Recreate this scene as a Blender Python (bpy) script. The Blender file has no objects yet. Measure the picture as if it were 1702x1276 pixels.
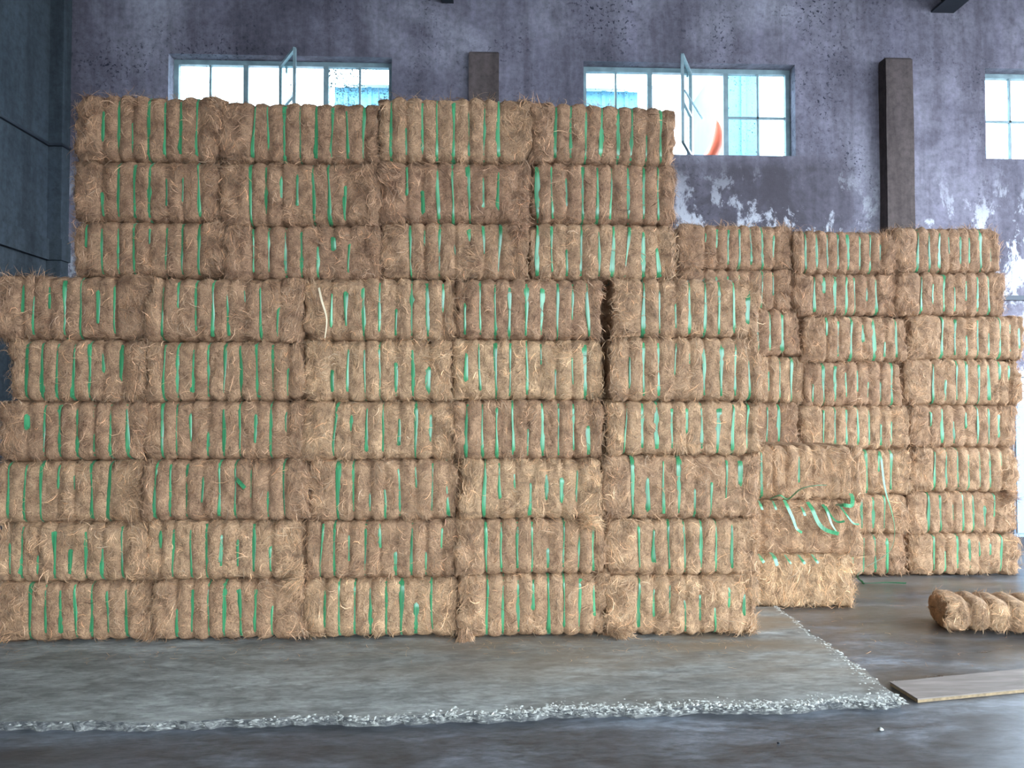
import bpy, bmesh, math, random
import numpy as np
from mathutils import Vector, Matrix, Euler

S = bpy.context.scene
COL = S.collection
rng = np.random.default_rng(7)
random.seed(7)

# ------------------------------------------------------------------ camera
F_PX, W_PX, H_PX = 1229.0, 1702.0, 1276.0
CAM_H = 1.43
cam_d = bpy.data.cameras.new('camera')
cam_d.sensor_width = 36.0
cam_d.lens = F_PX / W_PX * 36.0
cam_d.clip_end = 300
cam = bpy.data.objects.new('camera', cam_d)
COL.objects.link(cam)
cam.location = (0, 0, CAM_H)
cam.rotation_euler = (math.radians(90 + 1.5), 0, math.radians(-2.2))
S.camera = cam

# ------------------------------------------------------------------ sky and exposure
SKY = 5.0
wd = bpy.data.worlds.new('sky')
S.world = wd
wd.use_nodes = True
bg = wd.node_tree.nodes['Background']
bg.inputs['Color'].default_value = (0.71, 0.855, 1.0, 1)
bg.inputs['Strength'].default_value = SKY
S.view_settings.view_transform = 'Standard'
S.view_settings.look = 'None'
S.view_settings.gamma = 1.0
S.view_settings.use_curve_mapping = False
S.view_settings.exposure = 1.8

# ------------------------------------------------------------------ helpers
RM = cam.rotation_euler.to_matrix()


def ray(px, py):
    return RM @ Vector(((px - W_PX / 2) / F_PX, -(py - H_PX / 2) / F_PX, -1.0))


def at(px, py, Y):            # world point on the plane y = Y
    d = ray(px, py)
    t = Y / d.y
    return Vector((d.x * t, Y, CAM_H + d.z * t))


def on(px, py, z):            # world point on the level z
    d = ray(px, py)
    t = (z - CAM_H) / d.z
    return Vector((d.x * t, d.y * t, z))


def hashf(ix, iy, iz, seed):
    n = (ix * 374761393 + iy * 668265263 + iz * 1274126177 + seed * 974634777) & 0x7FFFFFFF
    n = ((n ^ (n >> 13)) * 1103515245 + 12345) & 0x7FFFFFFF
    n = ((n ^ (n >> 15)) * 461845907) & 0x7FFFFFFF
    return (n & 0xFFFF) / 32767.5 - 1.0


def vnoise(p, seed=0):        # value noise, p (n,3)
    i = np.floor(p).astype(np.int64)
    f = p - i
    f = f * f * (3 - 2 * f)
    out = 0
    for dx in (0, 1):
        for dy in (0, 1):
            for dz in (0, 1):
                w = (f[:, 0] if dx else 1 - f[:, 0]) * (f[:, 1] if dy else 1 - f[:, 1]) * (f[:, 2] if dz else 1 - f[:, 2])
                out = out + w * hashf(i[:, 0] + dx, i[:, 1] + dy, i[:, 2] + dz, seed)
    return out


def np_mesh(name, verts, faces, mat, parent=None, smooth=True, tint=None):
    verts = np.ascontiguousarray(verts, dtype=np.float32)
    faces = np.ascontiguousarray(faces, dtype=np.int32)
    n, k = faces.shape
    me = bpy.data.meshes.new(name)
    me.vertices.add(len(verts))
    me.vertices.foreach_set('co', verts.ravel())
    me.loops.add(n * k)
    me.loops.foreach_set('vertex_index', faces.ravel())
    me.polygons.add(n)
    me.polygons.foreach_set('loop_start', np.arange(0, n * k, k, dtype=np.int32))
    me.polygons.foreach_set('use_smooth', np.full(n, smooth, dtype=bool))
    if tint is not None:
        a = me.attributes.new('tint', 'FLOAT_COLOR', 'POINT')
        a.data.foreach_set('color', np.ascontiguousarray(tint, dtype=np.float32).ravel())
    me.update(calc_edges=True)
    me.materials.append(mat)
    o = bpy.data.objects.new(name, me)
    COL.objects.link(o)
    o.parent = parent
    return o


def bm_obj(name, bm, mat, parent=None, smooth=False):
    bmesh.ops.recalc_face_normals(bm, faces=bm.faces)
    me = bpy.data.meshes.new(name)
    bm.to_mesh(me)
    bm.free()
    for p in me.polygons:
        p.use_smooth = smooth
    me.materials.append(mat)
    o = bpy.data.objects.new(name, me)
    COL.objects.link(o)
    o.parent = parent
    return o


def add_box(bm, x0, x1, y0, y1, z0, z1, bevel=0.0):
    v = [bm.verts.new((x, y, z)) for x in (x0, x1) for y in (y0, y1) for z in (z0, z1)]
    fs = [bm.faces.new([v[i] for i in q]) for q in
          ((0, 1, 3, 2), (4, 6, 7, 5), (0, 4, 5, 1), (2, 3, 7, 6), (0, 2, 6, 4), (1, 5, 7, 3))]
    if bevel:
        es = list({e for f in fs for e in f.edges})
        bmesh.ops.bevel(bm, geom=es, offset=bevel, segments=2, profile=0.6, affect='EDGES')


def box_obj(name, x0, x1, y0, y1, z0, z1, mat, parent=None, bevel=0.0):
    bm = bmesh.new()
    add_box(bm, x0, x1, y0, y1, z0, z1, bevel)
    return bm_obj(name, bm, mat, parent)


def empty(name, loc):
    o = bpy.data.objects.new(name, None)
    o.empty_display_size = 0.1
    COL.objects.link(o)
    o.location = loc
    return o


def tag(o, label=None, cat=None, group=None, kind=None):
    if label: o['label'] = label
    if cat: o['category'] = cat
    if group: o['group'] = group
    if kind: o['kind'] = kind
    return o


# ------------------------------------------------------------------ materials
def new_mat(name):
    m = bpy.data.materials.new(name)
    m.use_nodes = True
    nt = m.node_tree
    b = nt.nodes['Principled BSDF']
    return m, nt, b


def N(nt, kind, **kw):
    n = nt.nodes.new(kind)
    for k, v in kw.items():
        if k in n.inputs.keys():
            n.inputs[k].default_value = v
        else:
            setattr(n, k, v)
    return n


def ramp(nt, fac, stops):
    r = nt.nodes.new('ShaderNodeValToRGB')
    e = r.color_ramp.elements
    while len(e) < len(stops):
        e.new(0.5)
    for el, (p, c) in zip(e, stops):
        el.position = p
        el.color = (c[0], c[1], c[2], 1) if len(c) == 3 else c
    nt.links.new(fac, r.inputs['Fac'])
    return r.outputs['Color']


def g3(v):
    return (v, v, v)


def mixc(nt, fac, a, b, mode='MIX'):
    m = nt.nodes.new('ShaderNodeMix')
    m.data_type = 'RGBA'
    m.blend_type = mode
    for sock, val in ((m.inputs[0], fac), (m.inputs[6], a), (m.inputs[7], b)):
        if hasattr(val, 'links') or isinstance(val, bpy.types.NodeSocket):
            nt.links.new(val, sock)
        else:
            sock.default_value = val if not isinstance(val, tuple) or len(val) == 4 else (*val, 1)
    return m.outputs[2]


def coords(nt, scale=(1, 1, 1), kind='Object'):
    tc = nt.nodes.new('ShaderNodeTexCoord')
    mp = nt.nodes.new('ShaderNodeMapping')
    mp.inputs['Scale'].default_value = scale
    nt.links.new(tc.outputs[kind], mp.inputs['Vector'])
    return mp.outputs['Vector']


def noise(nt, vec, scale, detail=5, rough=0.55, dist=0.0):
    n = nt.nodes.new('ShaderNodeTexNoise')
    n.inputs['Scale'].default_value = scale
    n.inputs['Detail'].default_value = detail
    n.inputs['Roughness'].default_value = rough
    n.inputs['Distortion'].default_value = dist
    nt.links.new(vec, n.inputs['Vector'])
    return n.outputs['Fac']


def bump(nt, b, h, strength=0.3, dist=0.02):
    bp = nt.nodes.new('ShaderNodeBump')
    bp.inputs['Strength'].default_value = strength
    bp.inputs['Distance'].default_value = dist
    nt.links.new(h, bp.inputs['Height'])
    nt.links.new(bp.outputs['Normal'], b.inputs['Normal'])


def simple(name, col, rough=0.6, metal=0.0, var=0.15, scale=12.0, bumpv=0.0):
    m, nt, b = new_mat(name)
    v = coords(nt)
    f = noise(nt, v, scale)
    c = ramp(nt, f, [(0.25, tuple(x * (1 - var) for x in col)), (0.75, tuple(min(1, x * (1 + var)) for x in col))])
    nt.links.new(c, b.inputs['Base Color'])
    b.inputs['Roughness'].default_value = rough
    b.inputs['Metallic'].default_value = metal
    if bumpv:
        bump(nt, b, f, bumpv, 0.01)
    return m


def make_fibre(name, fuzz):
    m, nt, b = new_mat(name)
    oi = nt.nodes.new('ShaderNodeObjectInfo')
    v = coords(nt)
    big = noise(nt, v, 10.0, 6, 0.6, 0.8)
    bigc = ramp(nt, big, [(0.3, (0.62, 0.57, 0.55)), (0.7, (1.34, 1.34, 1.3))])
    base = mixc(nt, 1.0, oi.outputs['Color'], bigc, 'MULTIPLY')
    if fuzz:
        at_ = nt.nodes.new('ShaderNodeAttribute')
        at_.attribute_name = 'tint'
        base = mixc(nt, 1.0, base, at_.outputs['Color'], 'MULTIPLY')
    else:
        f1 = noise(nt, v, 34.0, 7, 0.72, 3.0)
        c1 = ramp(nt, f1, [(0.3, (0.28, 0.25, 0.22)), (0.48, (0.8, 0.77, 0.74)), (0.7, (1.25, 1.22, 1.15))])
        base = mixc(nt, 1.0, base, c1, 'MULTIPLY')
        bump(nt, b, f1, 0.8, 0.012)
    nt.links.new(base, b.inputs['Base Color'])
    b.inputs['Roughness'].default_value = 0.75
    b.inputs['Specular IOR Level'].default_value = 0.25
    if fuzz:
        tr = nt.nodes.new('ShaderNodeBsdfTranslucent')
        nt.links.new(base, tr.inputs['Color'])
        mx = nt.nodes.new('ShaderNodeMixShader')
        mx.inputs[0].default_value = 0.3
        nt.links.new(b.outputs[0], mx.inputs[1])
        nt.links.new(tr.outputs[0], mx.inputs[2])
        nt.links.new(mx.outputs[0], nt.nodes['Material Output'].inputs['Surface'])
    return m


M_BODY = make_fibre('coir_body', False)
M_FUZZ = make_fibre('coir_fibre', True)


def make_strap():
    m, nt, b = new_mat('green_strap')
    v = coords(nt, (160, 160, 3))
    f = noise(nt, v, 1.0, 3)
    oi = nt.nodes.new('ShaderNodeObjectInfo')
    c = ramp(nt, f, [(0.3, (0.012, 0.115, 0.038)), (0.7, (0.07, 0.32, 0.12))])
    c2 = ramp(nt, oi.outputs['Random'], [(0.0, (0.7, 0.75, 0.75)), (1.0, (1.2, 1.15, 1.25))])
    nt.links.new(mixc(nt, 1.0, c, c2, 'MULTIPLY'), b.inputs['Base Color'])
    b.inputs['Roughness'].default_value = 0.3
    b.inputs['Specular IOR Level'].default_value = 0.6
    b.inputs['Sheen Weight'].default_value = 0.1
    bump(nt, b, f, 0.25, 0.002)
    return m


M_STRAP = make_strap()


def make_wall(name, dark, mid, light, stain=True, rough=0.9):
    m, nt, b = new_mat(name)
    v = coords(nt)
    vs = coords(nt, (3.2, 3.2, 0.28))
    big = noise(nt, v, 0.75, 5, 0.6, 0.4)
    c = ramp(nt, big, [(0.3, dark), (0.5, mid), (0.72, light)])
    # downward streaks
    st = noise(nt, vs, 1.6, 6, 0.65, 0.3)
    sc = ramp(nt, st, [(0.34, (0.62, 0.60, 0.60)), (0.52, (1, 1, 1)), (0.7, (1.28, 1.28, 1.32))])
    c = mixc(nt, 0.75, c, sc, 'MULTIPLY')
    fine = noise(nt, v, 14.0, 7, 0.7, 0.2)
    fc = ramp(nt, fine, [(0.3, g3(0.6)), (0.6, g3(1.15))])
    c = mixc(nt, 0.8, c, fc, 'MULTIPLY')
    if stain:
        # dark pitting in clusters
        pm = noise(nt, v, 0.9, 4, 0.6, 0.6)
        pmk = ramp(nt, pm, [(0.46, g3(0)), (0.62, g3(1))])
        pit = noise(nt, v, 26.0, 3, 0.6, 0.3)
        pk = ramp(nt, pit, [(0.57, g3(0)), (0.63, g3(1))])
        both = mixc(nt, 1.0, pmk, pk, 'MULTIPLY')
        c = mixc(nt, both, c, (0.03, 0.03, 0.045, 1))
        # flaking white lime, low on the wall
        sep = nt.nodes.new('ShaderNodeSeparateXYZ')
        tc = nt.nodes.new('ShaderNodeTexCoord')
        nt.links.new(tc.outputs['Object'], sep.inputs[0])
        zr = nt.nodes.new('ShaderNodeMapRange')
        zr.inputs['From Min'].default_value = 4.1
        zr.inputs['From Max'].default_value = 3.3
        nt.links.new(sep.outputs['Z'], zr.inputs['Value'])
        fl = noise(nt, coords(nt, (1.6, 1.6, 1.0)), 1.9, 10, 0.74, 0.25)
        fk = ramp(nt, fl, [(0.53, g3(0)), (0.58, g3(1))])
        fm = mixc(nt, 1.0, fk, zr.outputs[0], 'MULTIPLY')
        # damp dark patch below the middle window
        def band(sock, a, b_, e):
            m1_ = nt.nodes.new('ShaderNodeMapRange'); m1_.inputs['From Min'].default_value = a - e; m1_.inputs['From Max'].default_value = a + e
            m2_ = nt.nodes.new('ShaderNodeMapRange'); m2_.inputs['From Min'].default_value = b_ + e; m2_.inputs['From Max'].default_value = b_ - e
            nt.links.new(sock, m1_.inputs['Value']); nt.links.new(sock, m2_.inputs['Value'])
            return mixc(nt, 1.0, m1_.outputs[0], m2_.outputs[0], 'MULTIPLY')
        dn = noise(nt, v, 2.2, 6, 0.65, 0.5)
        dm = mixc(nt, 1.0, mixc(nt, 1.0, band(sep.outputs['X'], 1.2, 4.0, 0.35), band(sep.outputs['Z'], 3.25, 4.12, 0.1), 'MULTIPLY'), ramp(nt, dn, [(0.3, g3(0.3)), (0.55, g3(1))]), 'MULTIPLY')
        c = mixc(nt, mixc(nt, 1.0, dm, g3(0.85), 'MULTIPLY'), c, (0.06, 0.05, 0.058, 1))
        c = mixc(nt, fm, c, (0.5, 0.49, 0.53, 1))
    nt.links.new(c, b.inputs['Base Color'])
    b.inputs['Roughness'].default_value = rough
    b.inputs['Specular IOR Level'].default_value = 0.25
    bump(nt, b, fine, 0.35, 0.02)
    return m


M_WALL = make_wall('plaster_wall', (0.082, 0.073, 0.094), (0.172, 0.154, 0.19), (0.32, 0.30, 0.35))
M_LEFT = make_wall('shaded_plaster', (0.033, 0.042, 0.052), (0.05, 0.062, 0.074), (0.075, 0.088, 0.1), stain=False)  # plaster colour darkened to carry the side wall's shade
M_PILASTER = make_wall('bare_cement', (0.07, 0.052, 0.05), (0.088, 0.066, 0.062), (0.11, 0.083, 0.077), stain=False)
M_ROOF = simple('roof_sheet', (0.16, 0.17, 0.19), 0.7)
M_STEEL = simple('dark_steel', (0.025, 0.03, 0.04), 0.5, 0.3)


def make_floor(name, dark, mid, light, r0, r1, dust):
    m, nt, b = new_mat(name)
    v = coords(nt)
    vx = coords(nt, (0.7, 2.2, 1))
    big = noise(nt, vx, 1.6, 7, 0.62, 0.6)
    c = ramp(nt, big, [(0.3, dark), (0.5, mid), (0.7, light)])
    fine = noise(nt, vx, 16.0, 7, 0.7, 0.3)
    fc = ramp(nt, fine, [(0.34, g3(0.55)), (0.62, g3(1.2))])
    c = mixc(nt, 0.9, c, fc, 'MULTIPLY')
    mid_ = noise(nt, coords(nt, (1.2, 2.6, 1)), 4.5, 6, 0.7, 0.8)
    c = mixc(nt, 0.9, c, ramp(nt, mid_, [(0.36, g3(0.6)), (0.6, g3(1.2))]), 'MULTIPLY')
    # fibre dust trodden into the concrete beside the stacks
    dn = noise(nt, vx, 1.1, 5, 0.6, 0.3)
    dk = ramp(nt, dn, [(0.36, g3(0)), (0.55, g3(1))])
    sep = nt.nodes.new('ShaderNodeSeparateXYZ')
    tc = nt.nodes.new('ShaderNodeTexCoord')
    nt.links.new(tc.outputs['Object'], sep.inputs[0])
    yr = nt.nodes.new('ShaderNodeMapRange')
    yr.inputs['From Min'].default_value = 3.35
    yr.inputs['From Max'].default_value = 4.3
    nt.links.new(sep.outputs['Y'], yr.inputs['Value'])
    xr = nt.nodes.new('ShaderNodeMapRange')
    xr.inputs['From Min'].default_value = -1.6
    xr.inputs['From Max'].default_value = 0.4
    nt.links.new(sep.outputs['X'], xr.inputs['Value'])
    mk = mixc(nt, 1.0, mixc(nt, 1.0, dk, yr.outputs[0], 'MULTIPLY'), xr.outputs[0], 'MULTIPLY')
    c = mixc(nt, mixc(nt, 1.0, mk, g3(dust), 'MULTIPLY'), c, (0.19, 0.13, 0.075, 1))
    nt.links.new(c, b.inputs['Base Color'])
    rr = ramp(nt, big, [(0.3, g3(r0)), (0.7, g3(r1))])
    nt.links.new(rr, b.inputs['Roughness'])
    bump(nt, b, fine, 0.15, 0.01)
    return m


M_FLOOR = make_floor('worn_concrete', (0.032, 0.034, 0.037), (0.072, 0.076, 0.084), (0.18, 0.195, 0.22), 0.26, 0.44, 0.35)
M_SLAB = make_floor('slab_concrete', (0.14, 0.141, 0.131), (0.225, 0.226, 0.21), (0.34, 0.342, 0.318), 0.5, 0.7, 0.8)
M_CHIP = simple('broken_cement', (0.40, 0.39, 0.345), 0.9, 0, 0.5, 30.0, 0.5)
def make_side():
    m, nt, b = new_mat('fractured_cement')
    f = noise(nt, coords(nt, (1, 1, 3)), 22.0, 6, 0.7, 0.8)
    nt.links.new(ramp(nt, f, [(0.42, g3(0.05)), (0.58, (0.16, 0.155, 0.14)), (0.72, (0.46, 0.45, 0.4))]), b.inputs['Base Color'])
    b.inputs['Roughness'].default_value = 0.95
    bump(nt, b, f, 0.8, 0.01)
    return m


M_SIDE = make_side()
M_PALM = simple('dry_palm', (0.48, 0.38, 0.25), 0.8)
M_YARD = simple('yard_concrete', (0.3, 0.3, 0.29), 0.9)
M_FRAME = simple('window_paint', (0.20, 0.27, 0.29), 0.5, 0, 0.3, 9.0)
M_BLUE = simple('blue_sheet_cladding', (0.12, 0.27, 0.36), 0.6, 0, 0.12, 3.0)
M_PALE = simple('pale_render', (0.75, 0.76, 0.75), 0.8, 0, 0.06, 2.0)
M_ORANGE = simple('orange_tarpaulin', (0.40, 0.055, 0.008), 0.6, 0, 0.2, 5.0)
M_PBLUE = simple('pale_blue_paint', (0.26, 0.36, 0.48), 0.5, 0, 0.1, 4.0)
M_WHITE = simple('white_paper', (0.75, 0.76, 0.78), 0.7, 0, 0.08, 9.0)


def make_glass(name, dirt):
    m, nt, b = new_mat(name)
    tr = nt.nodes.new('ShaderNodeBsdfTransparent')
    tr.inputs['Color'].default_value = (0.84, 0.93, 0.94, 1)
    gl = nt.nodes.new('ShaderNodeBsdfGlossy')
    gl.inputs['Roughness'].default_value = 0.08
    mx = nt.nodes.new('ShaderNodeMixShader')
    mx.inputs[0].default_value = 0.06
    nt.links.new(tr.outputs[0], mx.inputs[1])
    nt.links.new(gl.outputs[0], mx.inputs[2])
    v = coords(nt)
    sp = noise(nt, v, 48.0, 2, 0.5, 0.3)
    ms = noise(nt, v, 1.3, 3, 0.5)
    k = mixc(nt, 1.0, ramp(nt, sp, [(0.64 - dirt * 0.1, g3(0)), (0.67 - dirt * 0.1, g3(1))]), ramp(nt, ms, [(0.4, g3(0)), (0.55, g3(1))]), 'MULTIPLY')
    b.inputs['Base Color'].default_value = (0.1, 0.12, 0.13, 1)
    b.inputs['Roughness'].default_value = 0.9
    m2 = nt.nodes.new('ShaderNodeMixShader')
    nt.links.new(k, m2.inputs[0])
    nt.links.new(mx.outputs[0], m2.inputs[1])
    nt.links.new(b.outputs[0], m2.inputs[2])
    nt.links.new(m2.outputs[0], nt.nodes['Material Output'].inputs['Surface'])
    return m


M_GLASS = make_glass('window_glass', 0.0)
M_GLASS_D = make_glass('spattered_glass', 0.9)


def make_ply():
    m, nt, b = new_mat('weathered_plywood')
    v = coords(nt, (1.2, 9, 9))
    f = noise(nt, v, 2.5, 6, 0.6, 0.6)
    c = ramp(nt, f, [(0.3, (0.13, 0.10, 0.08)), (0.55, (0.2, 0.16, 0.135)), (0.75, (0.27, 0.225, 0.195))])
    nt.links.new(c, b.inputs['Base Color'])
    b.inputs['Roughness'].default_value = 0.75
    bump(nt, b, f, 0.1, 0.005)
    return m


M_PLY = make_ply()
M_PLYEDGE = simple('plywood_edge', (0.22, 0.15, 0.075), 0.7, 0, 0.4, 40.0)

# ------------------------------------------------------------------ the building
YW, XR, YF, ZR = 8.0, 8.4, -5.5, 6.35
XL = at(79, 300, 7.86).x
SLAB_Z = 0.035


def wall_with_holes(name, axis, pos, thick, a0, a1, z0, z1, holes, mat):
    """wall in the plane axis = pos, thickness going to pos + thick; holes are (a0, a1, z0, z1)"""
    As = sorted({a0, a1, *[h[0] for h in holes], *[h[1] for h in holes]})
    Zs = sorted({z0, z1, *[h[2] for h in holes], *[h[3] for h in holes]})
    bm = bmesh.new()

    def P(a, z, d):
        return (a, pos + d, z) if axis == 'y' else (pos + d, a, z)

    solid = {}
    for i in range(len(As) - 1):
        for j in range(len(Zs) - 1):
            ca, cz = (As[i] + As[i + 1]) / 2, (Zs[j] + Zs[j + 1]) / 2
            solid[i, j] = not any(h[0] < ca < h[1] and h[2] < cz < h[3] for h in holes)
    cache = {}

    def V(i, j, d):
        k = (i, j, d)
        if k not in cache:
            cache[k] = bm.verts.new(P(As[i], Zs[j], d))
        return cache[k]
    for (i, j), s in solid.items():
        if not s:
            continue
        for d in (0, thick):
            bm.faces.new([V(i, j, d), V(i + 1, j, d), V(i + 1, j + 1, d), V(i, j + 1, d)])
        for (di, dj, e) in ((-1, 0, ((i, j), (i, j + 1))), (1, 0, ((i + 1, j), (i + 1, j + 1))), (0, -1, ((i, j), (i + 1, j))), (0, 1, ((i, j + 1), (i + 1, j + 1)))):
            if not solid.get((i + di, j + dj), False):
                (p, q), (r, s2) = e
                bm.faces.new([V(p, q, 0), V(r, s2, 0), V(r, s2, thick), V(p, q, thick)])
    return tag(bm_obj(name, bm, mat), kind='structure')


def zmid(y0, x0, y1, x1, Y):
    return (at(x0, y0, Y).z + at(x1, y1, Y).z) / 2


w_top = (zmid(86, 280, 99, 650, YW) + zmid(103, 972, 105, 1320, YW)) / 2
w_sill = zmid(258, 1130, 258, 1320, YW)
WIN = []
for (xa, xb) in ((279, 651), (970, 1322), (1638, 1988)):
    WIN.append((at(xa, 180, YW).x, at(xb, 180, YW).x, w_sill, w_top))
# an open doorway beyond the frame lights the floor on that side
DOOR = (6.12, 8.2, -0.05, 3.4)
wall_back = wall_with_holes('wall_back', 'y', YW, 0.28, XL - 0.3, XR + 0.3, -0.05, ZR + 0.4, WIN + [DOOR], M_WALL)
tag(wall_back, 'stained grey violet plaster wall behind the bale stacks', kind='structure')
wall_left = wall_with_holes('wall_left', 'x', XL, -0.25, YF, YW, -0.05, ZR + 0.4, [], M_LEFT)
tag(wall_left, 'blue grey plaster wall along the short side, shade painted into its colour')
# daylight comes in through big doorways: one behind the camera, one in the side wall
wall_right = wall_with_holes('wall_right', 'x', XR, 0.25, YF, YW, -0.05, ZR + 0.4, [(-3.5, 7.4, -0.05, 5.6)], M_WALL)
wall_front = wall_with_holes('wall_front', 'y', YF, -0.25, XL - 0.3, XR + 0.3, -0.05, ZR + 0.4, [(-1.0, 7.8, -0.05, 4.8)], M_WALL)
box = bmesh.new()
add_box(box, XL - 0.3, XR + 0.3, YF - 0.3, YW + 0.3, ZR, ZR + 0.12)
tag(bm_obj('ceiling', box, M_ROOF), 'grey roof deck over the hall', kind='structure')
bm = bmesh.new()
add_box(bm, XL - 0.3, XR + 0.3, YF - 0.3, YW + 0.3, -0.2, 0.0)
tag(bm_obj('floor', bm, M_FLOOR), 'dark worn concrete floor', kind='structure')
bm = bmesh.new()
add_box(bm, -60, 60, -60, 60, -0.5, -0.21)
tag(bm_obj('ground', bm, M_YARD), 'concrete yard outside the hall', kind='structure')

# roof beams landing on the back wall
for (px, py, w) in ((744, 4, 0.13), (1568, 20, 0.26)):
    p = at(px, py, YW - 0.02)
    zb = p.z
    bm = bmesh.new()
    for (za, zc, ww) in ((zb, zb + 0.025, w), (zb + 0.025, zb + 0.25, 0.02), (zb + 0.25, zb + 0.275, w)):
        add_box(bm, p.x - ww / 2, p.x + ww / 2, YF + 0.05, YW + 0.1, za, zc)
    tag(bm_obj('beam', bm, M_STEEL), 'dark steel roof beam meeting the wall %s' % ('above the short cement pilaster' if px < 1000 else 'above the tall cement pilaster'), kind='structure')

# pilasters on the back wall
def pilaster(x0, x1, ytop, proud, label):
    a, b_ = at(x0, ytop, YW - proud), at(x1, ytop, YW - proud)
    bm = bmesh.new()
    n = 14
    zt = a.z
    rr = random.Random(int(x0))
    # rough-edged cement shaft: columns of quads with uneven arrises
    rings = []
    for i in range(n + 1):
        z = zt * i / n
        j = [rr.uniform(-0.006, 0.006) for _ in range(4)]
        rings.append([bm.verts.new((a.x + j[0], YW + 0.02, z)), bm.verts.new((a.x + j[1], YW - proud, z)),
                      bm.verts.new((b_.x + j[2], YW - proud, z)), bm.verts.new((b_.x + j[3], YW + 0.02, z))])
    for i in range(n):
        for k in range(3):
            bm.faces.new([rings[i][k], rings[i][k + 1], rings[i + 1][k + 1], rings[i + 1][k]])
    top = [bm.verts.new(((v.co.x - (a.x + b_.x) / 2) * 0.94 + (a.x + b_.x) / 2, v.co.y + (0.03 if k in (1, 2) else 0), zt + 0.03)) for k, v in enumerate(rings[-1])]
    for k in range(3):
        bm.faces.new([rings[-1][k], rings[-1][k + 1], top[k + 1], top[k]])
    bm.faces.new(top)
    tag(bm_obj('pillar', bm, M_PILASTER), label, kind='structure')


pilaster(779, 829, 88, 0.06, 'short visible end of a brown cement pilaster between two windows')
pilaster(1472, 1517, 98, 0.15, 'tall brown cement pilaster standing out from the wall')

# corner pier, band and conduit on the side wall
xp = at(103, 300, 7.86).x
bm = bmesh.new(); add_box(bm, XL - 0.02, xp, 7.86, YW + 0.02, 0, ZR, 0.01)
tag(bm_obj('pillar', bm, M_LEFT), 'corner pier where the two walls meet, shade painted into its colour', kind='structure')
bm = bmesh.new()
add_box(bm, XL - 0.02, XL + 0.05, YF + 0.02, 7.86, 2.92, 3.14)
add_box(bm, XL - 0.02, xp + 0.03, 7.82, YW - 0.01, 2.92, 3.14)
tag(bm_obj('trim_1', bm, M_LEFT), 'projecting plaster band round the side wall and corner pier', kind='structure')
bm = bmesh.new()
add_box(bm, XL - 0.02, XL + 0.03, YF + 0.02, 7.86, 4.12, 4.15)
add_box(bm, XL - 0.02, xp + 0.02, 7.83, YW - 0.01, 4.12, 4.15)
tag(bm_obj('trim_2', bm, M_STEEL), 'thin black conduit line along the side wall', kind='structure')
zl = at(1690, 495, YW).z
tag(box_obj('trim_3', at(1668, 495, YW).x - 1.0, XR, YW - 0.05, YW + 0.01, zl - 0.03, zl + 0.02, M_STEEL), 'dark ledge along the back wall beyond the last bales', kind='structure')

# windows
def tube_box(bm, p, q, w, d):
    p, q = Vector(p), Vector(q)
    ax = (q - p).normalized()
    s = ax.cross(Vector((0, 1, 0)))
    if s.length < 1e-3: s = Vector((1, 0, 0))
    s.normalize()
    t = ax.cross(s).normalized()
    vs = [bm.verts.new(e + s * (w / 2 * i) + t * (d / 2 * j)) for e in (p, q) for (i, j) in ((-1, -1), (1, -1), (1, 1), (-1, 1))]
    for k in range(4):
        bm.faces.new([vs[k], vs[(k + 1) % 4], vs[4 + (k + 1) % 4], vs[4 + k]])
    bm.faces.new(vs[:4]); bm.faces.new(vs[4:])


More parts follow.
